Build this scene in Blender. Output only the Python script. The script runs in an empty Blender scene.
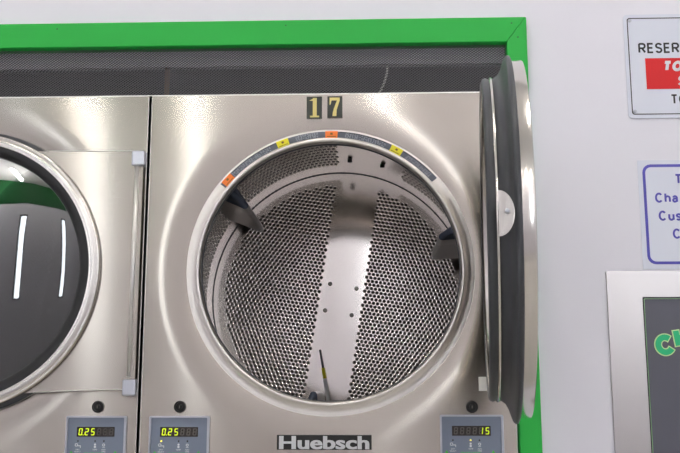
import bpy, bmesh, math, random
from math import sin, cos, pi, radians, sqrt, atan2, hypot
from mathutils import Vector, Matrix
random.seed(7)
scn = bpy.context.scene
C = scn.collection

# ------------------------------------------------------------------ camera
FLOOR, CEIL = -1.60, 2.30
cam = bpy.data.cameras.new('camera'); camo = bpy.data.objects.new('camera', cam); C.objects.link(camo)
Fw = Vector((-0.03403386, 0.98356065, 0.1773419)); Up = Vector((0.00642029, -0.17722588, 0.98414926))
Rt = Vector((9.99400058e-01, 3.46329878e-02, -2.83058373e-04))
M = Matrix((Rt, Up, -Fw)).transposed().to_4x4(); M.translation = Vector((0.0938, -1.9699, -0.2556))
camo.matrix_world = M
cam.sensor_width = 36; cam.lens = 921.57 / 680 * 36
cam.shift_x = -1.84 / 680; cam.shift_y = -3.3 / 680
cam.clip_start = .02
scn.camera = camo
# ------------------------------------------------------------------ world, exposure
w = bpy.data.worlds.new('world'); scn.world = w; w.use_nodes = True
w.node_tree.nodes['Background'].inputs[0].default_value = (.88, .94, 1, 1)
w.node_tree.nodes['Background'].inputs[1].default_value = 7.0
scn.view_settings.view_transform = 'Standard'; scn.view_settings.look = 'None'
scn.view_settings.gamma = 1; scn.view_settings.use_curve_mapping = False
scn.view_settings.exposure = 0.36
TUBE = 48.0

# ------------------------------------------------------------------ materials
def s2l(c):
    return tuple((x/255/12.92 if x/255 <= .04045 else ((x/255+.055)/1.055)**2.4) for x in c) + (1,)
def mat(name, rgb, rough=.5, metal=0, emit=None, es=1, **kw):
    m = bpy.data.materials.new(name); m.use_nodes = True
    b = m.node_tree.nodes['Principled BSDF']
    b.inputs['Base Color'].default_value = s2l(rgb); b.inputs['Roughness'].default_value = rough
    b.inputs['Metallic'].default_value = metal
    if emit: b.inputs['Emission Color'].default_value = s2l(emit); b.inputs['Emission Strength'].default_value = es
    for k, v in kw.items(): b.inputs[k.replace('_', ' ')].default_value = v
    return m
def N(m, t, **kw):
    n = m.node_tree.nodes.new(t)
    for k, v in kw.items(): setattr(n, k, v)
    return n
def noise_bump(m, scale=(40, 40, 40), strength=.1, dist=.001, colvar=0, rvar=0, detail=3, coord='Object'):
    L = m.node_tree.links; b = m.node_tree.nodes['Principled BSDF']
    tc = N(m, 'ShaderNodeTexCoord'); mp = N(m, 'ShaderNodeMapping'); mp.inputs['Scale'].default_value = scale
    nz = N(m, 'ShaderNodeTexNoise'); nz.inputs['Scale'].default_value = 1; nz.inputs['Detail'].default_value = detail
    L.new(tc.outputs[coord], mp.inputs[0]); L.new(mp.outputs[0], nz.inputs[0])
    if strength:
        bp = N(m, 'ShaderNodeBump'); bp.inputs['Strength'].default_value = strength; bp.inputs['Distance'].default_value = dist
        L.new(nz.outputs[0], bp.inputs['Height']); L.new(bp.outputs[0], b.inputs['Normal'])
    if colvar:
        hs = N(m, 'ShaderNodeHueSaturation'); hs.inputs['Color'].default_value = b.inputs['Base Color'].default_value
        mr = N(m, 'ShaderNodeMapRange'); mr.inputs['To Min'].default_value = 1-colvar; mr.inputs['To Max'].default_value = 1+colvar
        L.new(nz.outputs[0], mr.inputs[0]); L.new(mr.outputs[0], hs.inputs['Value']); L.new(hs.outputs[0], b.inputs['Base Color'])
    if rvar:
        r0 = b.inputs['Roughness'].default_value
        mr = N(m, 'ShaderNodeMapRange'); mr.inputs['To Min'].default_value = r0-rvar; mr.inputs['To Max'].default_value = r0+rvar
        L.new(nz.outputs[0], mr.inputs[0]); L.new(mr.outputs[0], b.inputs['Roughness'])
    return m
wall_m = noise_bump(mat('wall_paint', (236, 235, 243), .55), (9, 9, 9), .12, .004, .012)
ceil_m = noise_bump(mat('ceiling_tile', (232, 232, 230), .9), (60, 60, 60), .2, .003)
floor_m = noise_bump(mat('floor_tile', (200, 197, 190), .35), (6, 6, 6), 0, 0, .08)
def steel(name, rgb, rough, aniso, grain=(6, 6, 900), gb=.06, rot=0):
    m = mat(name, rgb, rough, 1)
    b = m.node_tree.nodes['Principled BSDF']
    b.inputs['Anisotropic'].default_value = aniso; b.inputs['Anisotropic Rotation'].default_value = rot
    if aniso:
        t = N(m, 'ShaderNodeTangent', direction_type='RADIAL', axis='Z'); m.node_tree.links.new(t.outputs[0], b.inputs['Tangent'])
    if gb: noise_bump(m, grain, gb, .0004, .03, .03)
    return m
brushed = steel('brushed_stainless', (190, 183, 174), .2, .97, gb=0, rot=.25)
satin = steel('satin_stainless', (206, 201, 195), .24, 0, (30, 30, 30), .03)
bezel_steel = steel('rim_stainless', (226, 221, 215), .36, 0, (30, 30, 30), .03)
drum_steel = steel('drum_stainless', (234, 230, 225), .22, 0, (12, 12, 12), .012)
baffle_steel = steel('baffle_stainless', (150, 148, 146), .3, 0, (12, 12, 12), .012)
plate_steel = steel('drum_back_stainless', (238, 232, 227), .12, 0, (8, 8, 8), .03)
door_steel = steel('polished_door_stainless', (216, 211, 204), .16, 0, (20, 20, 20), .03)
edge_steel = mat('light_steel_edge', (226, 224, 220), .35, .8)
rubber = noise_bump(mat('charcoal_rubber_gasket', (62, 64, 68), .42), (50, 50, 50), .05, .001, .05)
cap_m = mat('blue_grey_cap', (66, 73, 88), .4)
black = mat('black_plastic', (18, 18, 19), .35)
darkshell = noise_bump(mat('dark_drum_housing', (112, 110, 108), .6, .3), (9, 9, 9), .1, .002, .1)
silver = mat('hinge_silver', (196, 199, 208), .3, .75)
green_m = noise_bump(mat('green_paint', (18, 176, 60), .5), (25, 25, 25), .06, .002, .02)
mesh_m = mat('dark_expanded_metal', (94, 93, 97), .45, .3)
grey_board = mat('grey_header_board', (215, 214, 220), .8)
shade_m = mat('dark_cavity', (20, 20, 20), .9)
panel_blue = noise_bump(mat('blue_grey_control_face', (121, 131, 149), .38), (200, 200, 200), .04, .0005, .02)
lcd_bg = mat('display_window', (56, 52, 50), .25)
seg_on = mat('lit_segment', (200, 220, 20), .4, 0, (205, 225, 10), .6)
seg_off = mat('unlit_segment', (84, 78, 74), .4)
led_on = mat('lit_indicator', (255, 235, 90), .4, 0, (255, 232, 80), 1.4)
ink_white = mat('white_print', (225, 228, 232), .5)
ink_green = mat('green_print', (70, 205, 50), .5)
ink_black = mat('black_print', (38, 39, 42), .5)
sticker_white = mat('white_sticker', (226, 225, 220), .6)
gold = noise_bump(mat('gold_print', (222, 207, 132), .45, .2), (30, 30, 60), 0, 0, .12)
plaque = mat('dark_number_plate', (42, 47, 40), .4)
badge_w = mat('badge_lettering', (214, 216, 218), .35, .2)
orange = mat('orange_sticker', (245, 128, 44), .5)
yellow = mat('yellow_sticker', (232, 222, 32), .5)
label_m = mat('grey_blue_warning_label', (92, 97, 108), .5)
label_ink = mat('label_small_print', (168, 172, 180), .5)
glass_m = bpy.data.materials.new('dark_door_glass'); glass_m.use_nodes = True
def _glass():
    nt = glass_m.node_tree; nt.nodes.clear(); o = nt.nodes.new('ShaderNodeOutputMaterial')
    mix = nt.nodes.new('ShaderNodeMixShader'); fr = nt.nodes.new('ShaderNodeFresnel'); fr.inputs[0].default_value = 2.3
    tr = nt.nodes.new('ShaderNodeBsdfTransparent'); tr.inputs[0].default_value = (.16, .16, .165, 1)
    gl = nt.nodes.new('ShaderNodeBsdfGlossy'); gl.inputs['Roughness'].default_value = .02
    nt.links.new(fr.outputs[0], mix.inputs[0]); nt.links.new(tr.outputs[0], mix.inputs[1]); nt.links.new(gl.outputs[0], mix.inputs[2])
    nt.links.new(mix.outputs[0], o.inputs[0])
_glass()
tube_m = mat('fluorescent_tube', (255, 255, 255), .5, 0, (255, 250, 243), TUBE)
sign_m = noise_bump(mat('sign_white', (222, 226, 238), .35), (8, 8, 8), 0, 0, .01)
red_m = mat('sign_red', (214, 18, 24), .6)
violet = mat('sign_violet', (72, 68, 172), .4)
slate = noise_bump(mat('slate_panel', (88, 89, 100), .45), (30, 30, 30), .03, .001, .03)
lime_line = mat('pale_green_line', (150, 196, 140), .5)
teal_green = mat('sign_green_letter', (30, 196, 128), .45)
cream = mat('cream_outline', (206, 236, 170), .5)
screw_m = mat('screw_head', (128, 124, 118), .35, .9)

# ------------------------------------------------------------------ helpers
class MB:
    def __init__(s): s.v = []; s.f = []; s.smooth = []
    def add(s, vs, fs, smooth=False):
        o = len(s.v); s.v += [tuple(v) for v in vs]
        for f in fs: s.f.append(tuple(i+o for i in f)); s.smooth.append(smooth)
        return s
    def box(s, a, b):
        x0, y0, z0 = a; x1, y1, z1 = b
        vs = [(x0,y0,z0),(x1,y0,z0),(x1,y1,z0),(x0,y1,z0),(x0,y0,z1),(x1,y0,z1),(x1,y1,z1),(x0,y1,z1)]
        return s.add(vs, [(0,3,2,1),(4,5,6,7),(0,1,5,4),(1,2,6,5),(2,3,7,6),(3,0,4,7)])
    def prism(s, poly, y0, y1):
        """poly: (x,z) ccw seen from -y; extruded from y0 (front) to y1"""
        n = len(poly); vs = [(x, y0, z) for x, z in poly] + [(x, y1, z) for x, z in poly]
        fs = [tuple(range(n)), tuple(range(2*n-1, n-1, -1))]
        fs += [(i, i+n, (i+1) % n + n, (i+1) % n) for i in range(n)]
        return s.add(vs, fs)
    def lathe(s, prof, n=128, c=(0, 0), a0=0, a1=2*pi, closed=False, smooth=True):
        """prof: list of (r,y) around the y axis"""
        full = abs(a1-a0-2*pi) < 1e-6; m = n if full else n+1; k = len(prof)
        vs = []
        for i in range(m):
            a = a0+(a1-a0)*i/n
            for r, y in prof: vs.append((c[0]+r*cos(a), y, c[1]+r*sin(a)))
        fs = []
        for i in range(n):
            j = (i+1) % m
            for q in range(k if closed else k-1):
                q2 = (q+1) % k
                fs.append((i*k+q, i*k+q2, j*k+q2, j*k+q))
        return s.add(vs, fs, smooth)
    def disc(s, r, y, c=(0, 0), n=64):
        return s.add([(c[0]+r*cos(2*pi*i/n), y, c[1]+r*sin(2*pi*i/n)) for i in range(n)], [tuple(range(n))])
    def knob(s, r, y0, y1, c=(0, 0), n=24, inner=None):
        e = min(r*.25, abs(y1-y0)*.4)
        prof = [(r, y1), (r, y0+e), (r-e, y0)] + ([] if inner is None else [(inner, y0), (inner, y0+abs(y1-y0)*.6)])
        s.lathe(prof, n, c, smooth=False)
        rr, yy = prof[-1]; return s.disc(rr, yy, c, n)
    def build(s, name, m, parent=None, loc=(0, 0, 0), bevel=0, **p):
        me = bpy.data.meshes.new(name); me.from_pydata(s.v, [], s.f)
        me.polygons.foreach_set('use_smooth', s.smooth); me.materials.append(m); me.update()
        o = bpy.data.objects.new(name, me); C.objects.link(o); o.location = loc
        if parent: o.parent = parent
        if bevel:
            b = o.modifiers.new('bevel', 'BEVEL'); b.width = bevel; b.segments = 2; b.limit_method = 'ANGLE'
        for k, v in p.items(): o[k] = v
        return o
def thing(name, label, cat, loc=(0, 0, 0), group=None):
    o = bpy.data.objects.new(name, None); C.objects.link(o); o.location = loc; o.empty_display_size = .1
    o['label'] = label; o['category'] = cat
    if group: o['group'] = group
    return o
def text(name, s, size, x, z, y, m, parent, loc=(0, 0, 0), align='LEFT', sx=1.0, bold=0, shear=0, th=.0006, rot=0, spacing=1, fit=None):
    """upright text facing -y; x,z = baseline origin; fit=(width,height) scales to a box whose lower left is x,z"""
    cu = bpy.data.curves.new('t', 'FONT'); cu.body = s; cu.size = size; cu.align_x = align; cu.offset = bold
    cu.shear = shear; cu.extrude = th; cu.space_character = spacing; cu.resolution_u = 4
    t = bpy.data.objects.new('t', cu); C.objects.link(t)
    me = bpy.data.meshes.new_from_object(t.evaluated_get(bpy.context.evaluated_depsgraph_get()))
    bpy.data.objects.remove(t)
    xs = [v.co.x for v in me.vertices]; ys = [v.co.y for v in me.vertices]
    ca, sa = cos(rot), sin(rot)
    for v in me.vertices:
        px, py, d = v.co.x*sx, v.co.y, v.co.z
        if fit:
            px = (v.co.x-min(xs))/(max(xs)-min(xs))*fit[0]; py = (v.co.y-min(ys))/(max(ys)-min(ys))*fit[1]
        v.co = (x+px*ca-py*sa, y-d, z+px*sa+py*ca)
    me.materials.clear(); me.materials.append(m)
    o = bpy.data.objects.new(name, me); C.objects.link(o); o.location = loc
    if parent: o.parent = parent
    return o
def arc(cx, cy, rx, ry, a0, a1, n=14):
    return [(cx+rx*cos(radians(a0+(a1-a0)*i/n)), cy+ry*sin(radians(a0+(a1-a0)*i/n))) for i in range(n+1)]
ESS = arc(.5, .76, .5, .24, 18, 262) + arc(.5, .25, .5, .25, 82, -162)
XH = .73                      # lower-case height
GLYPH = {                     # (relative width, [(height factor, centre line)...])
 'R': (.74, [(1, [(0, 0), (0, 1)]), (1, [(0, 1)]+arc(.62, .745, .38, .255, 90, -90)+[(0, .49)]), (1, [(.5, .49), (1, 0)])]),
 'E': (.66, [(1, [(1, 1), (0, 1), (0, 0), (1, 0)]), (1, [(0, .52), (.9, .52)])]),
 'S': (.70, [(1, ESS)]), 'V': (.78, [(1, [(0, 1), (.5, 0), (1, 1)])]),
 'D': (.74, [(1, [(0, 0), (0, 1)]+arc(.45, .5, .55, .5, 90, -90)+[(0, 0)])]),
 'T': (.70, [(1, [(0, 1), (1, 1)]), (1, [(.5, 1), (.5, 0)])]),
 'O': (.82, [(1, arc(.5, .5, .5, .5, 0, 360, 28))]), 'C': (.78, [(1, arc(.5, .5, .5, .5, 42, 318, 24))]),
 'G': (.80, [(1, arc(.5, .5, .5, .5, 45, 330, 24)+[(1, .42), (.6, .42)])]),
 'H': (.74, [(1, [(0, 0), (0, 1)]), (1, [(1, 0), (1, 1)]), (1, [(0, .5), (1, .5)])]),
 'A': (.80, [(1, [(0, 0), (.5, 1), (1, 0)]), (1, [(.2, .3), (.8, .3)])]),
 'N': (.74, [(1, [(0, 0), (0, 1), (1, 0), (1, 1)])]),
 'h': (.60, [(1, [(0, 0), (0, 1)]), (XH, [(0, .5)]+arc(.5, .58, .5, .42, 180, 0)+[(1, 0)])]),
 'u': (.60, [(XH, [(0, 1)]+arc(.5, .42, .5, .42, 180, 360)+[(1, .6)]), (XH, [(1, 0), (1, 1)])]),
 'a': (.58, [(XH, arc(.48, .68, .44, .32, 165, 0)+[(.92, 0)]), (XH, [(.92, .58), (.4, .55)]+arc(.4, .275, .4, .275, 90, 270)+[(.92, .14)])]),
 's': (.56, [(XH, ESS)]), 'c': (.58, [(XH, arc(.5, .5, .5, .5, 48, 312, 20))]),
 'e': (.60, [(XH, [(.02, .52), (.98, .52)]+arc(.5, .5, .5, .5, 4, 312, 22))]),
 'b': (.62, [(1, [(0, 0), (0, 1)]), (XH, arc(.5, .5, .5, .5, 0, 360, 24))]),
}
def ribbon(mb, pts, t, y0, y1, T):
    q = []
    for p in pts:
        if not q or hypot(p[0]-q[-1][0], p[1]-q[-1][1]) > 1e-5: q.append(p)
    closed = len(q) > 4 and hypot(q[0][0]-q[-1][0], q[0][1]-q[-1][1]) < t*.05
    n = len(q); Lf, Rg = [], []
    for i in range(n):
        a = q[i-1] if i else (q[-2] if closed else q[0]); b = q[(i+1)] if i < n-1 else (q[1] if closed else q[-1])
        def nrm(u, v):
            l = hypot(v[0]-u[0], v[1]-u[1]) or 1; return (-(v[1]-u[1])/l, (v[0]-u[0])/l)
        n1 = nrm(a, q[i]) if a != q[i] else nrm(q[i], b); n2 = nrm(q[i], b) if b != q[i] else n1
        m = (n1[0]+n2[0], n1[1]+n2[1]); l2 = m[0]**2+m[1]**2 or 1
        k = min(2/l2, 1.6)*t/2; Lf.append((q[i][0]+m[0]*k, q[i][1]+m[1]*k)); Rg.append((q[i][0]-m[0]*k, q[i][1]-m[1]*k))
    for i in range(n-1):
        mb.prism([T(*p) for p in (Rg[i], Rg[i+1], Lf[i+1], Lf[i])], y0, y1)
def word(name, s, x, z, h, t, y, m, parent, loc, wf=1.0, gap=.12, shear=0, rot=0, th=.0006, grow=0):
    """upright drawn lettering; h cap height, t stroke, wf width factor; grow thickens it for an outline"""
    mb = MB(); cx = x
    for ch in s:
        if ch == ' ': cx += h*.4; continue
        w_, strokes = GLYPH[ch]; wd = w_*h*wf
        for si, (k, pl) in enumerate(strokes):
            pts = [(t/2+px*(wd-t), t/2+pz*(h*k-t)) for px, pz in pl]
            if grow:
                (ax, az), (bx, bz) = pts[0], pts[1]; l = hypot(ax-bx, az-bz) or 1; pts[0] = (ax+(ax-bx)/l*grow, az+(az-bz)/l*grow)
                (ax, az), (bx, bz) = pts[-1], pts[-2]; l = hypot(ax-bx, az-bz) or 1; pts[-1] = (ax+(ax-bx)/l*grow, az+(az-bz)/l*grow)
            def T(px, pz, ox=cx-x): 
                u, v = ox+px+pz*shear, pz
                return (x+u*cos(rot)-v*sin(rot), z+u*sin(rot)+v*cos(rot))
            ribbon(mb, pts, t+2*grow, y-th-si*.00004, y, T)
        cx += wd+gap*h
    return mb.build(name, m, parent, loc)
def rrect(x0, z0, x1, z1, r, n=5):
    P = []
    for cx, cz, a in ((x1-r, z0+r, -pi/2), (x1-r, z1-r, 0), (x0+r, z1-r, pi/2), (x0+r, z0+r, pi)):
        for i in range(n+1): P.append((cx+r*cos(a+pi/2*i/n), cz+r*sin(a+pi/2*i/n)))
    return P
def frame(mb, outer, inner, y0, y1):
    n = len(outer); vs = [(x, y0, z) for x, z in outer]+[(x, y0, z) for x, z in inner]+[(x, y1, z) for x, z in outer]+[(x, y1, z) for x, z in inner]
    fs = []
    for i in range(n):
        j = (i+1) % n
        fs += [(i, j, n+j, n+i), (2*n+i, 3*n+i, 3*n+j, 2*n+j), (i, 2*n+i, 2*n+j, j), (n+i, n+j, 3*n+j, 3*n+i)]
    return mb.add(vs, fs)

# ------------------------------------------------------------------ room
XL, XR, YB = -3.2, 3.0, -5.2
def struct(mb, name, m, **k): return mb.build(name, m, kind='structure', **k)
struct(MB().box((XL-.1, YB-.1, FLOOR-.1), (XR+.1, 1.1, FLOOR)), 'floor', floor_m)
struct(MB().box((XL-.1, YB-.1, CEIL), (XR+.1, 1.1, CEIL+.1)), 'ceiling', ceil_m)
FX, FT = .438, .563            # outer corner of the green frame
struct(MB().box((XL, 0, FT-.012), (XR, .1, CEIL)).box((FX-.012, 0, FLOOR), (XR, .1, FT-.012)), 'wall_back', wall_m)
struct(MB().box((XL-.1, YB, FLOOR), (XL, 1.0, CEIL)), 'wall_left', wall_m)
struct(MB().box((XR, YB, FLOOR), (XR+.1, 1.0, CEIL)), 'wall_right', wall_m)
struct(MB().box((XL, 1.0, FLOOR), (XR, 1.1, CEIL)), 'wall_closet', wall_m)
# wall behind the photographer, with windows added and sized for streaks in the steel
added_wins = [(-2.83, -2.70), (-2.20, -2.06), (-1.35, -1.22), (.11, .21), (2.0, 2.5)]; WZ0, WZ1 = .15, 1.6
mb = MB().box((XL, YB-.1, FLOOR), (XR, YB, WZ0)).box((XL, YB-.1, WZ1), (XR, YB, CEIL))
xs = [XL]+[v for a in added_wins for v in a]+[XR]
for i in range(0, len(xs), 2): mb.box((xs[i], YB-.1, WZ0), (xs[i+1], YB, WZ1))
struct(mb, 'wall_front', wall_m)
for i, (a, b) in enumerate(added_wins):
    mb = MB(); frame(mb, [(a, WZ0), (b, WZ0), (b, WZ1), (a, WZ1)], [(a+.02, WZ0+.02), (b-.02, WZ0+.02), (b-.02, WZ1-.02), (a+.02, WZ1-.02)], YB-.06, YB-.02)
    struct(mb, 'window_%d' % (i+1), black)
struct(MB().box((XL, YB, 1.80), (-1.15, YB+.02, CEIL)), 'trim_3', mat('dark_green_paint', (18, 92, 44), .6))

for i, (a, b) in enumerate(added_wins):
    la = bpy.data.lights.new('window_portal', 'AREA'); la.shape = 'RECTANGLE'; la.size = b-a; la.size_y = WZ1-WZ0; la.cycles.is_portal = True
    lo = bpy.data.objects.new('window_portal', la); C.objects.link(lo); lo.location = ((a+b)/2, YB-.05, (WZ0+WZ1)/2); lo.rotation_euler.x = pi/2

# green frame around the dryer bank, mitred at the corner
T0 = .505; R0 = .393
struct(MB().prism([(XL, T0), (R0, T0), (FX, FT), (XL, FT)], -.014, .03), 'trim_1', green_m, bevel=.002)
struct(MB().prism([(R0, FLOOR), (FX, FLOOR), (FX, FT), (R0, T0)], -.014, .03), 'trim_2', green_m, bevel=.002)
nails = MB()
for x, z in ((-.62, .549), (.405, .548), (.418, .515), (-.1, .55), (.427, .3)): nails.knob(.0016, -.0148, -.0135, (x, z), 8)
struct(nails, 'trim_4', black)
struct(MB().box((XL, .022, .468), (R0, .04, .57)), 'trim_5', grey_board)  # lighter strip behind the upper part of the grille
struct(MB().box((XL, .12, .3935), (R0+.04, .14, .57)), 'trim_6', shade_m)  # added black board stands in for the shade behind the grille

# expanded metal grille over the dryers
gx0, gx1, gz0, gz1 = -1.35, R0, .3935, T0
px_, pz_ = .0078, .0058
def strand(mb, p, q, w=.00055, t=.0012):
    dx, dz = q[0]-p[0], q[1]-p[1]; l = hypot(dx, dz); nx, nz = -dz/l*w, dx/l*w
    vs = []
    for y in (.004, .004+t):
        vs += [(p[0]+nx, y, p[1]+nz), (p[0]-nx, y, p[1]-nz), (q[0]-nx, y, q[1]-nz), (q[0]+nx, y, q[1]+nz)]
    mb.add(vs, [(0, 1, 2, 3), (7, 6, 5, 4), (0, 4, 5, 1), (2, 6, 7, 3), (0, 3, 7, 4), (1, 5, 6, 2)])
mb = MB(); sl = pz_/px_; H = gz1-gz0; run = H/sl
k = gx0-run
while k < gx1:
    for sgn in (1, -1):
        a, b = k, k+run; za, zb = (gz0, gz1) if sgn > 0 else (gz1, gz0)
        if a < gx0: za += sgn*(gx0-a)*sl; a = gx0
        if b > gx1: zb -= sgn*(b-gx1)*sl; b = gx1
        if b-a > .002: strand(mb, (a, za), (b, zb), .0009 if sgn > 0 else .0005)
    k += px_
grille = thing('vent_grille', 'long black expanded-metal grille above the two dryers, under the green frame', 'grille', (gx0, .004, gz0))
go = mb.build('metal_mesh', mesh_m, grille, (-gx0, -.004, -gz0))
for nm, (xa, xb) in (('edge_strip', (gx0, gx1)),):
    MB().box((xa, .001, gz0-.0005), (xb, .008, gz0+.0012)).build('edge_strip', edge_steel, grille, (-gx0, -.004, -gz0))

# things faintly visible behind the grille: a pipe and a white cable
def tube(mb, pts, r, n=8):
    rings = []
    for i, p in enumerate(pts):
        p = Vector(p); d = (Vector(pts[min(i+1, len(pts)-1)])-Vector(pts[max(i-1, 0)])).normalized()
        u = d.cross(Vector((0, 1, .01))).normalized(); v = d.cross(u)
        rings.append([p+u*(r*cos(2*pi*k/n))+v*(r*sin(2*pi*k/n)) for k in range(n)])
    vs = [q for R_ in rings for q in R_]
    fs = [(i*n+k, i*n+(k+1) % n, (i+1)*n+(k+1) % n, (i+1)*n+k) for i in range(len(pts)-1) for k in range(n)]
    fs += [tuple(range(n-1, -1, -1)), tuple(range(len(vs)-n, len(vs)))]
    return mb.add(vs, fs, True)
cab = tube(MB(), [(.128, .032, .50), (.129, .031, .475), (.127, .03, .45), (.12, .03, .425), (.108, .03, .40)], .0026).build('cable', sticker_white)
cab['label'] = 'thin white cable hanging behind the black grille right of the number plates'; cab['category'] = 'cable'
pip = tube(MB(), [(-.375, .032, .50), (-.376, .032, .4)], .006, 12).build('pipe', mat('brown_pipe', (120, 92, 62), .5, .4))
pip['label'] = 'short upright brown pipe behind the black grille above the gap between dryers'; pip['category'] = 'pipe'

# ------------------------------------------------------------------ ceiling lights
def ceiling_light(x, y, label):
    t = thing('ceiling_light', label, 'ceiling light', (x, y, CEIL), 'ceiling tube lights')
    MB().box((-.05, -.32, -.045), (.05, .32, 0)).build('housing', mat('lamp_housing', (235, 235, 235), .5), t)
    mb = MB(); tube(mb, [(0, -.3, -.065), (0, .3, -.065)], .03, 12)
    mb.v = [(a, b, c) for a, b, c in mb.v]
    mb.build('lamp_tube', tube_m, t)
ORD = ('leftmost', 'second from the left', 'third from the left', 'fourth from the left', 'rightmost')
for i, x in enumerate((-2.12, -1.27, .148, 1.25, 2.2)):
    ceiling_light(x, -4.6, 'short white ceiling tube light by the windows, ' + ORD[i])
for i, x in enumerate((-1.9, -.3, 1.3)):
    ceiling_light(x, -1.1, 'short white ceiling tube light nearest the dryers, ' + ('leftmost', 'middle', 'rightmost')[i])  # this row is added as fill in front of the dryers

# ------------------------------------------------------------------ dryers
Z0 = -FLOOR                   # part meshes are drawn around the drum centre
HW0, HW1, PT = -.400, .3895, .3925
DY, DB, DR = .085, .66, .368  # drum front, drum back, drum radius
P, HR = .0118, .0037

def perforated(lattice_pts, place, has_hole, name, HR=HR):
    """welded hex lattice; cells carry a dimpled round hole where has_hole"""
    vs = []; fs = []; key = {}
    hr = P/sqrt(3)
    def V(u, v, d=0):
        k = (round(u*2e4), round(v*2e4), d)
        if k not in key: key[k] = len(vs); vs.append(place(u, v, d))
        return key[k]
    for (u, v) in lattice_pts:
        cor = [V(u+hr*sin(pi/3*i), v+hr*cos(pi/3*i)) for i in range(6)]
        if not has_hole(u, v): fs.append(tuple(cor)); continue
        b0 = len(vs)
        for rr, d in ((HR*1.13, 0), (HR, .0006), (HR*.97, .0024)):
            for i in range(12): vs.append(place(u+rr*sin(pi/6*i), v+rr*cos(pi/6*i), d))
        for i in range(6):
            a, b, c = b0+2*i, b0+(2*i+1), b0+(2*i+2) % 12
            fs.append((cor[i], cor[(i+1) % 6], b)); fs.append((cor[i], b, a)); fs.append((cor[(i+1) % 6], c, b))
        for q in (0, 12):
            for i in range(12): fs.append((b0+q+i, b0+q+(i+1) % 12, b0+q+12+(i+1) % 12, b0+q+12+i))
    mb = MB(); mb.v = vs; mb.f = fs; mb.smooth = [True]*len(fs); return mb

ROT = radians(-8.5)     # how far the drum has turned
def drum_side():
    n = 196; pu = 2*pi*DR/n   # columns round the drum
    SV = 2.7; rows = int((DB-DY)/(P*SV*sqrt(3)/2)); pts = []
    for j in range(rows+1):
        for i in range(n): pts.append(((i+.5*(j % 2))*P, j*P*sqrt(3)/2))
    tot = n*P
    def place(u, v, d):
        a = (u % tot)/tot*2*pi+ROT; r = DR+d
        return (r*cos(a), min(DB, DY+v*SV), r*sin(a))
    def hole(u, v):
        a = math.degrees(u/tot*2*pi) % 360; v = DY+v*SV
        if v > .562 or v < DY+.012: return False
        for c, hw in ((84.5, 14), (29, 5), (149, 5), (269, 5)):
            if abs((a-c+180) % 360-180) < hw: return False
        return True
    return perforated(pts, place, hole, 'drum', .0043)
def drum_back():
    pts = []; m = 36
    for j in range(-m, m+1):
        for i in range(-m, m+1):
            u, v = (i+.5*(j % 2))*P, j*P*sqrt(3)/2
            if hypot(u, v) < DR+.002: pts.append((u, v))
    ca, sa = cos(ROT), sin(ROT)
    place = lambda u, v, d: (u*ca-v*sa, DB+d, u*sa+v*ca)
    hole = lambda u, v: abs(u) > .060 and hypot(u, v) < .332
    return perforated(pts, place, hole, 'back_plate')

SIDE, BACK = drum_side(), drum_back()
def baffle_mesh(cap=False):
    """rib along the drum at angle 0, cross-sections from front to back"""
    secs = []
    ys = [(.088, .0), (.10, .6), (.13, .9), (.165, 1)] if cap else [(.165, 1), (.25, 1), (.35, 1), (.45, 1), (.505, .97), (.525, .86), (.533, .55), (.536, .1)]
    crest = .264
    for y, s in ys:
        r0 = DR+.004
        hh = (r0-crest)*(s if s < 1 else 1)
        tip = r0-hh
        cr = .0085*(.5+.5*s)
        sec = [(r0, -.036)]
        for k in range(9):
            a = -pi/2*1.0+pi*k/8
            sec.append((tip+cr-cr*cos(a), cr*sin(a)))
        sec.append((r0, .036)); secs.append((y, sec))
    mb = MB(); n = len(secs[0][1]); vs = [(r, y, t) for y, sec in secs for r, t in sec]
    fs = [(i*n+k, i*n+k+1, (i+1)*n+k+1, (i+1)*n+k) for i in range(len(secs)-1) for k in range(n-1)]
    fs += [tuple(range(n)), tuple(range(len(vs)-1, len(vs)-n-1, -1))]
    return mb.add(vs, fs, True)

def front_panel_mesh():
    mb = MB(); n = 240
    x0, x1, z0, z1 = HW0+.0005, HW1, -.62, PT
    angs = sorted(set([2*pi*i/n for i in range(n)] + [atan2(z, x) % (2*pi) for x in (x0, x1) for z in (z0, z1)]))
    rs = [.312+.006*i for i in range(13)]        # up to .384
    dep = lambda r: .0045*(1-min(1, max(0, (r-.312)/.072)))**2
    cols = []
    for a in angs:
        ca, sa = cos(a), sin(a)
        t = min((x1/ca if ca > 1e-9 else 1e9), (x0/ca if ca < -1e-9 else 1e9), (z1/sa if sa > 1e-9 else 1e9), (z0/sa if sa < -1e-9 else 1e9))
        col = [(r*ca, dep(r), r*sa) for r in rs] + [(t*ca, 0, t*sa), (t*ca, .02, t*sa)]
        cols.append(col)
    k = len(cols[0]); N_ = len(cols)
    vs = [p for c in cols for p in c]
    sm = [(i*k+q, i*k+q+1, ((i+1) % N_)*k+q+1, ((i+1) % N_)*k+q) for i in range(N_) for q in range(k-2)]
    ed = [(i*k+k-2, i*k+k-1, ((i+1) % N_)*k+k-1, ((i+1) % N_)*k+k-2) for i in range(N_)]
    mb.add(vs, sm, True)
    ev = [vs[i*k+k-2] for i in range(N_)]+[vs[i*k+k-1] for i in range(N_)]
    mb.add(ev, [(i, N_+i, N_+(i+1) % N_, (i+1) % N_) for i in range(N_)])
    return mb
PANEL = front_panel_mesh()

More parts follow.
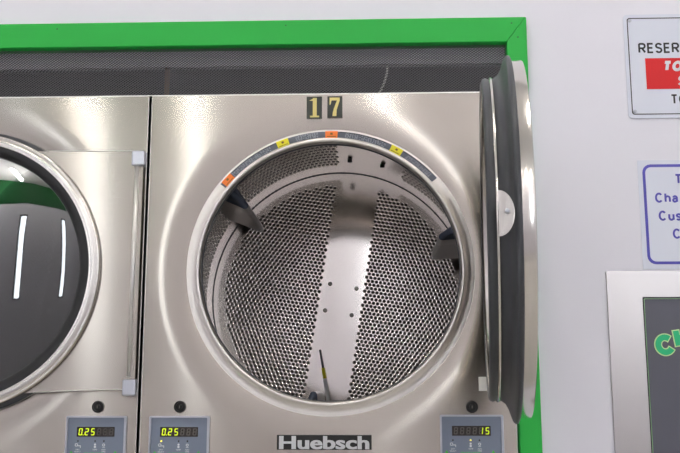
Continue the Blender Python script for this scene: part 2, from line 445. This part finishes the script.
SEG = {'0': 'abcdef', '1': 'bc', '2': 'abged', '5': 'afgcd', '8': 'abcdefg', '-': 'g'}
def seg_digit(mb_on, mb_off, ch, x, z, w, h):
    t = h*.13; sh = .10
    def quad(mb, a, b, c, d):
        P_ = [(x+px+(pz)*sh, z+pz) for px, pz in (a, b, c, d)]
        mb.prism(P_, -.0008, 0)
    g = t*.18
    R_ = {'a': (t*.6, h-t, w-t*.6, h), 'd': (t*.6, 0, w-t*.6, t), 'g': (t*.6, h/2-t/2, w-t*.6, h/2+t/2),
          'f': (0, h/2+g, t, h-g*2), 'b': (w-t, h/2+g, w, h-g*2), 'e': (0, g*2, t, h/2-g), 'c': (w-t, g*2, w, h/2-g)}
    on = SEG.get(ch, '')
    for s_, (xa, za, xb, zb) in R_.items():
        quad(mb_on if s_ in on else mb_off, (xa, za), (xb, za), (xb, zb), (xa, zb))

def control_panel(root, x0, x1, zt, digits, lit):
    """digits: six characters, space = dark digit; lit: index of the lit indicator or None"""
    wd = x1-x0; zb = zt-.19; L = (x0, 0, Z0+zt)           # local origin: top left corner of the bezel
    p = MB(); frame(p, rrect(0, -.19, wd, 0, .003, 2), rrect(.0035, -.1865, wd-.0045, -.0035, .002, 2), -.007, .0)
    cp = p.build('control_panel', silver, root, L)
    MB().box((.003, -.0022, -.187), (wd-.004, 0, -.003)).build('face_plate', panel_blue, cp)
    dx0, dx1, dz0, dz1 = .0225, .1035, -.0425, -.0225
    dxs = .023 if wd < .129 else .0245
    MB().prism(rrect(dxs, dz0, dxs+.080, dz1, .001, 2), -.0032, -.002).build('display', lcd_bg, cp)
    on, off = MB(), MB(); pitch = .0130
    for i, ch in enumerate(digits): seg_digit(on, off, ch, dxs+.0035+i*pitch, dz0+.0028, .0078, .0144)
    if '.' in lit_dot(digits, lit): on.box((dxs+.0035+.0093, -.0008, dz0+.0028), (dxs+.0035+.0111, 0, dz0+.0046))
    on.build('lit_digits', seg_on, cp, (0, -.0034, 0)); off.build('unlit_digits', seg_off, cp, (0, -.0033, 0))
    for k, xx in enumerate((.026, .0625, .081)):
        MB().knob(.0017, -.0032, -.002, (xx, -.0515), 10).build('indicator_lamp', led_on if k == lit[1] else black, cp)
    ic = MB()
    frame(ic, rrect(.020, -.0625, .0262, -.0565, .002, 3), rrect(.0212, -.0613, .025, -.0577, .001, 3), -.0028, -.002)
    ic.box((.0262, -.0028, -.062), (.032, -.002, -.0605)).box((.031, -.0028, -.0655), (.0322, -.002, -.0605))
    ic.build('icon', ink_white, cp)
    MB().knob(.0022, -.0028, -.002, (.0625, -.0585), 12).box((.0605, -.0028, -.0655), (.0645, -.002, -.0612)).build('icon', ink_white, cp)
    MB().lathe([(.0030, -.0028), (.0016, -.0028)], 16, (.081, -.0595)).box((.0782, -.0028, -.0648), (.0838, -.002, -.0638)).build('icon', ink_white, cp)
    for xx, s_ in ((.026, 'DRY\nSELECT'), (.0625, 'TEMP'), (.081, 'ADD\nTIME')):
        text('lettering', s_, .0042, xx, -.0705, -.0024, ink_white, cp, align='CENTER', th=.0003)
    for xx in (.0125, wd-.0225):
        MB().prism([(xx-.0045, -.0805), (xx+.0055, -.0805), (xx+.0005, -.0715)], -.0028, -.002).build('arrow_mark', ink_green, cp)
    text('lettering', 'SELECT CYCLE', .0062, wd/2-.003, -.0795, -.0024, ink_green, cp, align='CENTER', th=.0003, bold=.0001)
    text('lettering', 'START', .009, wd/2, -.125, -.0024, ink_white, cp, align='CENTER', th=.0003)
    mb = MB(); mb.knob(.012, -.006, -.002, (wd/2, -.15), 32); mb.build('start_button', ink_green, cp)
    return cp
def lit_dot(digits, lit): return '.' if lit[0] else ''

def lock(root, x, z, h=.0):
    k = MB(); k.knob(.0125, -.007, 0, (0, 0), 28, inner=.0085); k.knob(.0055, -.0075, -.003, (0, 0), 16)
    o = k.build('lock', black, root, (x, 0, Z0+z))
    MB().box((-.0008, -.0082, -.003), (.0008, -.0074, .003)).build('keyhole', screw_m, o)

HX = .3725; DC = .375          # hinge line, and hinge to door centre
def door(root, angle, name='door'):
    """drawn closed, hinge at the origin; outer face looks to -y, gasket side to +y"""
    c = (-DC, 0)
    mb = MB()
    # polished ring: side wall, rounded front, step down to the glass
    mb.lathe([(.3035, .001), (.3035, -.0175), (.3025, -.019), (.2995, -.0193), (.2985, -.0187), (.2975, -.0193), (.286, -.0202), (.284, -.0195), (.2825, -.0200), (.281, -.0195), (.280, -.016), (.279, -.006), (.272, .001)], 160, c)
    d = mb.build(name, door_steel, root, (HX, -.016 if angle else -.007, Z0))
    # hinge plate with concave upper and lower edges
    pl = []
    r = .3045
    a0, a1 = radians(60.0), radians(-60.0)
    for i in range(41):
        a = a0+(a1-a0)*i/40; pl.append((c[0]+r*cos(a), r*sin(a)))
    bot = []
    n = 12
    x_s, z_s = c[0]+r*cos(a1), r*sin(a1)
    for i in range(1, n+1):
        t = i/n; x = x_s+(.012-x_s)*t; z = z_s+.0*t; z = -.256+(z_s+.256)*(1-t)**2.2; bot.append((x, z))
    x_t, z_t = c[0]+r*cos(a0), r*sin(a0); top = []
    for i in range(n, 0, -1):
        t = i/n; x = x_t+(.012-x_t)*t; z = .262+(z_t-.262)*(1-t)**2.2; top.append((x, z))
    poly = pl+bot+top                # arc down, bottom edge out, top edge back
    mb = MB(); m_ = len(poly)
    # build as strips between the arc and the outer boundary to stay planar-safe
    mb.prism(poly[::1], -.006, -.003)
    hp = mb.build('hinge_plate', brushed, d)
    for ln in (top, bot): tube(MB(), [(x, -.006, z) for x, z in ln], .0014, 6).build('plate_edge', edge_steel, d)
    rod = MB(); tube(rod, [(-.001, -.006, -.23), (-.001, -.006, .228)], .0048, 14); rod.v = [(x, y*1, z) for x, y, z in rod.v]
    rod.build('hinge_rod', edge_steel, d)
    for zc in (.245, -.252):
        MB().prism(rrect(-.013, zc-.0175, .016, zc+.0175, .004, 4), -.013, .014).build('hinge', silver, d, bevel=.004)
    # rubber gasket: wide flange, cone, neck and lip
    g = MB()
    g.lathe([(.272, .001), (.3085, .000), (.3125, .002), (.3125, .006), (.310, .0085), (.302, .0115), (.290, .0155), (.280, .021), (.275, .028), (.2725, .033),
             (.2745, .037), (.2765, .042), (.2745, .047), (.268, .0495), (.262, .047), (.260, .040), (.262, .03), (.264, .001)], 160, c)
    g.build('gasket', rubber, d)
    MB().lathe([(.2762, .0305), (.2775, .032), (.2775, .0345), (.2762, .036), (.270, .036), (.270, .0305)], 160, c, closed=True).build('retaining_ring', door_steel, d)
    MB().lathe([(.262, .003), (.2615, .046), (.258, .048), (.252, .044), (.246, .012), (.248, .002)], 128, c, closed=True).build('inner_ring', door_steel, d)
    MB().lathe([(.2815, -.0165), (.270, -.017), (.259, -.012), (.257, -.004), (.268, .001)], 128, c).build('glass_seal', black, d)
    gl = MB(); gl.lathe([(.2585, -.006), (.24, -.0085), (.20, -.012), (.15, -.0155), (.10, -.018), (.05, -.0193), (.001, -.0197), (.001, -.0147), (.10, -.013), (.20, -.007), (.2585, -.001)], 96, c)
    gl.build('glass', glass_m, d)
    # latch tab on the free edge
    lt = MB(); P_ = []
    for i in range(17):
        a = pi*i/16; P_.append((.0335-.0225*sin(a), .033*cos(a)-.012))
    n_ = len(P_); vs = []
    for rr in (.3105, .3125):
        for y, z in P_: vs.append((-DC-sqrt(rr*rr-z*z)+.004, y, z))
    lt.add(vs, [tuple(range(n_)), tuple(range(2*n_-1, n_-1, -1))]+[(i, i+n_, (i+1) % n_+n_, (i+1) % n_) for i in range(n_)])
    lt.build('latch_plate', door_steel, d)
    st = MB(); vs = []
    tube(st, [(-DC-.300, .0215, -.010), (-DC-.3125, .0215, -.010)], .0035, 14); st.build('latch_stud', silver, d)
    d.rotation_euler.z = angle
    return d

def dryer(X, label, is_open, nm):
    root = thing(nm, label, 'dryer', (X, 0, FLOOR), 'stacked tumble dryers')
    L = (0, 0, Z0)
    PANEL.build('front_panel', brushed, root, L)
    MB().box((HW0+.0005, 0, FLOOR), (HW1, .02, -.622)).build('lower_front_panel', brushed, root, L)
    b = MB(); x0, x1 = HW0+.004, HW1-.002
    b.box((x0, .02, FLOOR), (x0+.003, .80, PT-.002)).box((x1-.003, .02, FLOOR), (x1, .80, PT-.002)).box((x0, .02, PT-.005), (x1, .80, PT-.002)).box((x0, .797, FLOOR), (x1, .80, PT-.002)).box((x0, .02, -.45), (x1, .80, -.447))
    b.build('cabinet', darkshell, root, L)
    MB().box((HW0, -.0006, -.622), (HW0+.0012, .02, PT+.0005)).box((HW1-.0012, -.0006, -.622), (HW1, .02, PT+.0005)).box((HW0, -.0006, PT-.0012), (HW1, .02, PT+.0008)).build('panel_edge', edge_steel, root, L)
    # opening rim
    MB().lathe([(.372, .075), (.330, .050), (.2835, .018), (.2815, .014), (.2815, .008), (.2825, .002), (.285, -.0015), (.2885, -.002), (.2915, .0005), (.294, .002), (.3075, .0055), (.3095, .0045), (.3115, .006), (.3125, .0048)], 200).build('opening_rim', bezel_steel, root, L)
    MB().lathe([(.2865, .016), (.2800, .015), (.2797, .021), (.2865, .023)], 160).build('rim_seal', rubber, root, L)
    # drum
    ds = SIDE.build('drum', drum_steel, root, L)
    bk = BACK.build('back_plate', plate_steel, ds)
    MB().lathe([(DR, DY), (DR-.003, DY-.004), (.300, DY-.006)], 160).build('drum_front', drum_steel, ds)
    MB().lathe([(DR+.001, DB-.002), (DR-.0012, DB-.001), (DR-.002, DB-.0003)], 160).build('seam_ring', rubber, ds)
    for i in range(4):
        a = ROT+pi/4+pi/2*i-radians(2); q = .0545
        s = MB(); s.knob(.0062, -.0035, 0, (0, 0), 18, inner=.0028)
        s.build('screw', screw_m, ds, (q*cos(a), DB, q*sin(a)-.003))
    for k in range(2):
        a = radians(71 if k else 85.2)
        s = MB(); tube(s, [(0, 0, 0), (0, 0, -.009)], .0065, 12)
        o = s.build('bolt', black, ds, (DR*cos(a), .49-.015*k, DR*sin(a)))
    for k in range(3):
        a = radians(20.5+120*k)
        o = baffle_mesh().build('baffle', baffle_steel, root, L); o.rotation_euler.y = -a
        o2 = baffle_mesh(True).build('end_cap', cap_m, o)
    MB().lathe([(.372, .075), (.385, .075), (.385, .70), (.001, .70)], 64).build('drum_housing', darkshell, root, L)
    if not is_open: door(root, 0)
    else: door(root, pi/2-.1016)
    return root

# left dryer, door shut
dl = dryer(-.7960, 'stainless steel stacked tumble dryer on the left with its round dark glass door closed', False, 'tumble_dryer')
control_panel(dl, -.556+.7965, -.428+.7965, -.311, '025   ', (True, None)); lock(dl, -.491+.7965, -.292)
# dryer 17, door open
dr = dryer(0, 'stainless steel stacked tumble dryer numbered 17 with its door swung open', True, 'tumble_dryer')
control_panel(dr, -.379, -.252, -.311, '025   ', (True, 0)); lock(dr, -.316, -.292)
control_panel(dr, .230, .361, -.308, '    15', (False, 1)); lock(dr, .297, -.292)
L = (0, 0, Z0)
st = MB().box((.3125, -.0008, -.259), (.3300, 0, -.230)).build('sticker', sticker_white, dr, L)
# number plates
def num_plate(x0, z0, x1, z1, polys):
    p = MB().prism([(x0, z0), (x1, z0), (x1, z1), (x0, z1)], -.0015, 0).build('number_plate', plaque, dr, L)
    m_ = MB()
    for q in polys: m_.prism([(x0+a*(x1-x0), z0+b*(z1-z0)) for a, b in q], -.0022, -.0014)
    m_.build('numeral', gold, p)
num_plate(-.0525, .336, -.0185, .3865, [[(.40, .12), (.66, .12), (.66, .93), (.52, .93), (.40, .88)], [(.22, .05), (.82, .05), (.82, .12), (.22, .12)], [(.18, .82), (.40, .80), (.40, .93), (.52, .93), (.40, .90)][:4]])
num_plate(-.0065, .337, .0270, .3870, [[(.15, .80), (.82, .80), (.82, .93), (.15, .93)], [(.15, .60), (.20, .60), (.28, .80), (.15, .80)],
                                       [(.34, .08), (.60, .08), (.62, .36), (.82, .80), (.82, .84), (.66, .84), (.44, .44), (.36, .22)]])
# brand badge
bd = MB().box((-.110, -.002, -.3795), (.0875, 0, -.3495)).build('badge', mat('badge_black', (26, 27, 27), .35), dr, L)
bn = [text('brand_name', 'Huebsch', .05, -.1055+dx, -.3785, -.0026-dx*.05, badge_w, bd, fit=(.1865, .0270), bold=.0010, th=.0006) for dx in (0, .0009, .0018)]
bm = bmesh.new()
for o in bn: bm.from_mesh(o.data)
bm.to_mesh(bn[0].data); bm.free()
for o in bn[1:]: bpy.data.objects.remove(o)
# warning label along the top of the rim
def arc_strip(a0, a1, r0=.2925, r1=.3075, n=40, lift=.0012):
    mb = MB(); vs = []
    y = lambda r: .0018+(r-.294)/(.3075-.294)*.0035-lift
    for i in range(n+1):
        a = radians(a0+(a1-a0)*i/n)
        vs += [(r0*cos(a), y(r0), r0*sin(a)), (r1*cos(a), y(r1), r1*sin(a))]
    return mb.add(vs, [(2*i, 2*i+1, 2*i+3, 2*i+2) for i in range(n)])
wl = arc_strip(142, 40.5, n=90).build('warning_label', label_m, dr, L)
for s0_, s1_ in ((43, 56), (66, 84), (95, 105), (116, 136)):
    ink = MB()
    for a in range(s0_, s1_):
        for k in range(5):
            if random.random() < .85:
                b_ = a+random.random()*.3; m_ = arc_strip(b_, b_+.45+random.random()*.35, .2943+k*.0025, .2954+k*.0025, 1, .0016); ink.add(m_.v, m_.f)
    ink.build('small_print', label_ink, wl)
for a, m_, ln in ((138.6, orange, 'A'), (110.5, yellow, 'B'), (89.5, orange, 'C'), (61, yellow, 'D')):
    s = arc_strip(a+2.6, a-2.6, .2915, .3082, 6, .0020).build('hazard_patch', m_, wl)
    q = arc_strip(a+2.0, a-2.0, .2938, .2952, 4, .0024); q2 = arc_strip(a+.5, a-.5, .299, .304, 2, .0024); q.add(q2.v, q2.f)
    q.build('hazard_print', mat('hazard_ink', (120, 90, 20), .5), wl)
for a0, a1 in ((135.5, 127), (129, 114), (86, 66), (58, 44)):
    arc_strip(a0, a1, .3048, .3060, 12, .0020).build('label_line', ink_black, wl)

# slender stick leaning inside the drum
pn = thing('thin_stick', 'thin stick, dark tip, yellow band and white lower end, leaning inside the open drum', 'stick', (-.0215, .622, -.358))
def seg(name, t0, t1, r_, m):
    A, B = Vector((0, 0, 0)), Vector((-.0375, .032, .212)); mb = MB(); tube(mb, [A.lerp(B, t0), A.lerp(B, t1)], r_, 10); mb.build(name, m, pn)
seg('lower_end', 0, .62, .0052, mat('white_plastic', (225, 224, 226), .4)); seg('colour_band', .62, .76, .0044, yellow); seg('tip', .76, 1, .0028, mat('grey_plastic', (92, 94, 100), .4))

# ------------------------------------------------------------------ signs on the wall
def sheet(mb, poly, y0, y1): return mb.prism(poly, y0, y1)
sg = thing('reserved_sign', 'white metal sign with black border and red band, upper right of the wall', 'sign', (.835, 0, .45))
SL = (-.835, 0, -.45)
tilt = radians(-.6)
MB().prism(rrect(.655, .3285, 1.013, .5685, .008), -.003, 0).build('sign_plate', sign_m, sg, SL)
b = MB(); frame(b, rrect(.6625, .3365, 1.0055, .5605, .006), rrect(.6645, .3385, 1.0035, .5585, .005), -.0036, -.0029); b.build('border', ink_black, sg, SL)
for x in (.669, .999):
    for z in (.344, .554): MB().knob(.0038, -.006, -.003, (x, z), 14).build('screw', silver, sg, SL)
word('lettering', 'RESERVED', .6845, .4775, .0240, .0040, -.003, ink_black, sg, SL, wf=.92, gap=.13)
rb = MB().box((.698, -.0038, .3945), (.978, -.003, .4655)).build('red_band', red_m, sg, SL)
word('lettering', 'TO', .7335, .4345, .0245, .0068, -.0038, ink_white, sg, SL, wf=1.12, gap=.06, shear=.18)
word('lettering', 'S', .7645, .4015, .0245, .0064, -.0038, ink_white, sg, SL, wf=1.12, shear=.18)
word('lettering', 'TO', .7485, .3595, .0225, .0038, -.003, ink_black, sg, SL, wf=.95)

s2 = thing('notice_sign', 'white notice with violet rounded border, above the steel change machine', 'sign', (.80, 0, .11))
SL = (-.80, 0, -.11)
MB().box((.668, -.002, -.0045), (.930, 0, .2335)).build('sign_plate', sign_m, s2, SL)
b = MB(); frame(b, rrect(.6775, .006, .920, .2245, .018), rrect(.6835, .012, .914, .2185, .013), -.0026, -.0019); b.build('border', violet, s2, SL)
for s_, x, z in (('T', .7458, .1805), ('Cha', .7012, .1395), ('Cus', .7067, .1), ('C', .7342, .0607)):
    word('lettering', s_, x, z, .0222, .0042, -.002, violet, s2, SL, wf=1.0, gap=.13)

# ------------------------------------------------------------------ change machine on the wall
cm = thing('change_machine', 'stainless steel framed change machine with slate face and green lettering', 'change machine', (.83, 0, -.5))
SL = (-.83, 0, .5)
x0, x1, z0, z1 = .588, 1.10, -.90, -.0085
b = MB(); frame(b, rrect(x0, z0, x1, z1, .002, 2), rrect(.661, -.80, 1.027, -.064, .002, 2), -.006, 0)
b.build('steel_surround', steel('machine_steel', (184, 179, 177), .32, 0, gb=0), cm, SL)
MB().box((.660, -.003, -.802), (1.028, 0, -.062)).build('face_panel', slate, cm, SL)
b = MB(); frame(b, rrect(.661, -.80, 1.027, -.064, .002, 2), rrect(.6625, -.7985, 1.0255, -.0655, .002, 2), -.0065, -.003); b.build('dark_edge', ink_black, cm, SL)
b = MB(); frame(b, rrect(.6640, -.797, 1.024, -.067, .002, 2), rrect(.6652, -.7958, 1.0228, -.0682, .002, 2), -.0045, -.003); b.build('green_line', lime_line, cm, SL)
# arched green letters with pale outlines
for i, ch in enumerate('CHANGE'):
    a = radians(118-9.5*i); cx, cz, R_ = .8257, -.377, .262
    x, z = cx+R_*cos(a), cz+R_*sin(a)*.92
    rt = (a-pi/2)*.45
    ox, oz = x-.020*cos(rt)+.0215*sin(rt), z-.020*sin(rt)-.0215*cos(rt)
    word('letter_outline', ch, ox, oz, .043, .0118, -.003, cream, cm, SL, wf=1.22, rot=rt, grow=.0024, th=.0006)
    word('letter', ch, ox, oz, .043, .0118, -.0038, teal_green, cm, SL, wf=1.22, rot=rt, th=.0008)
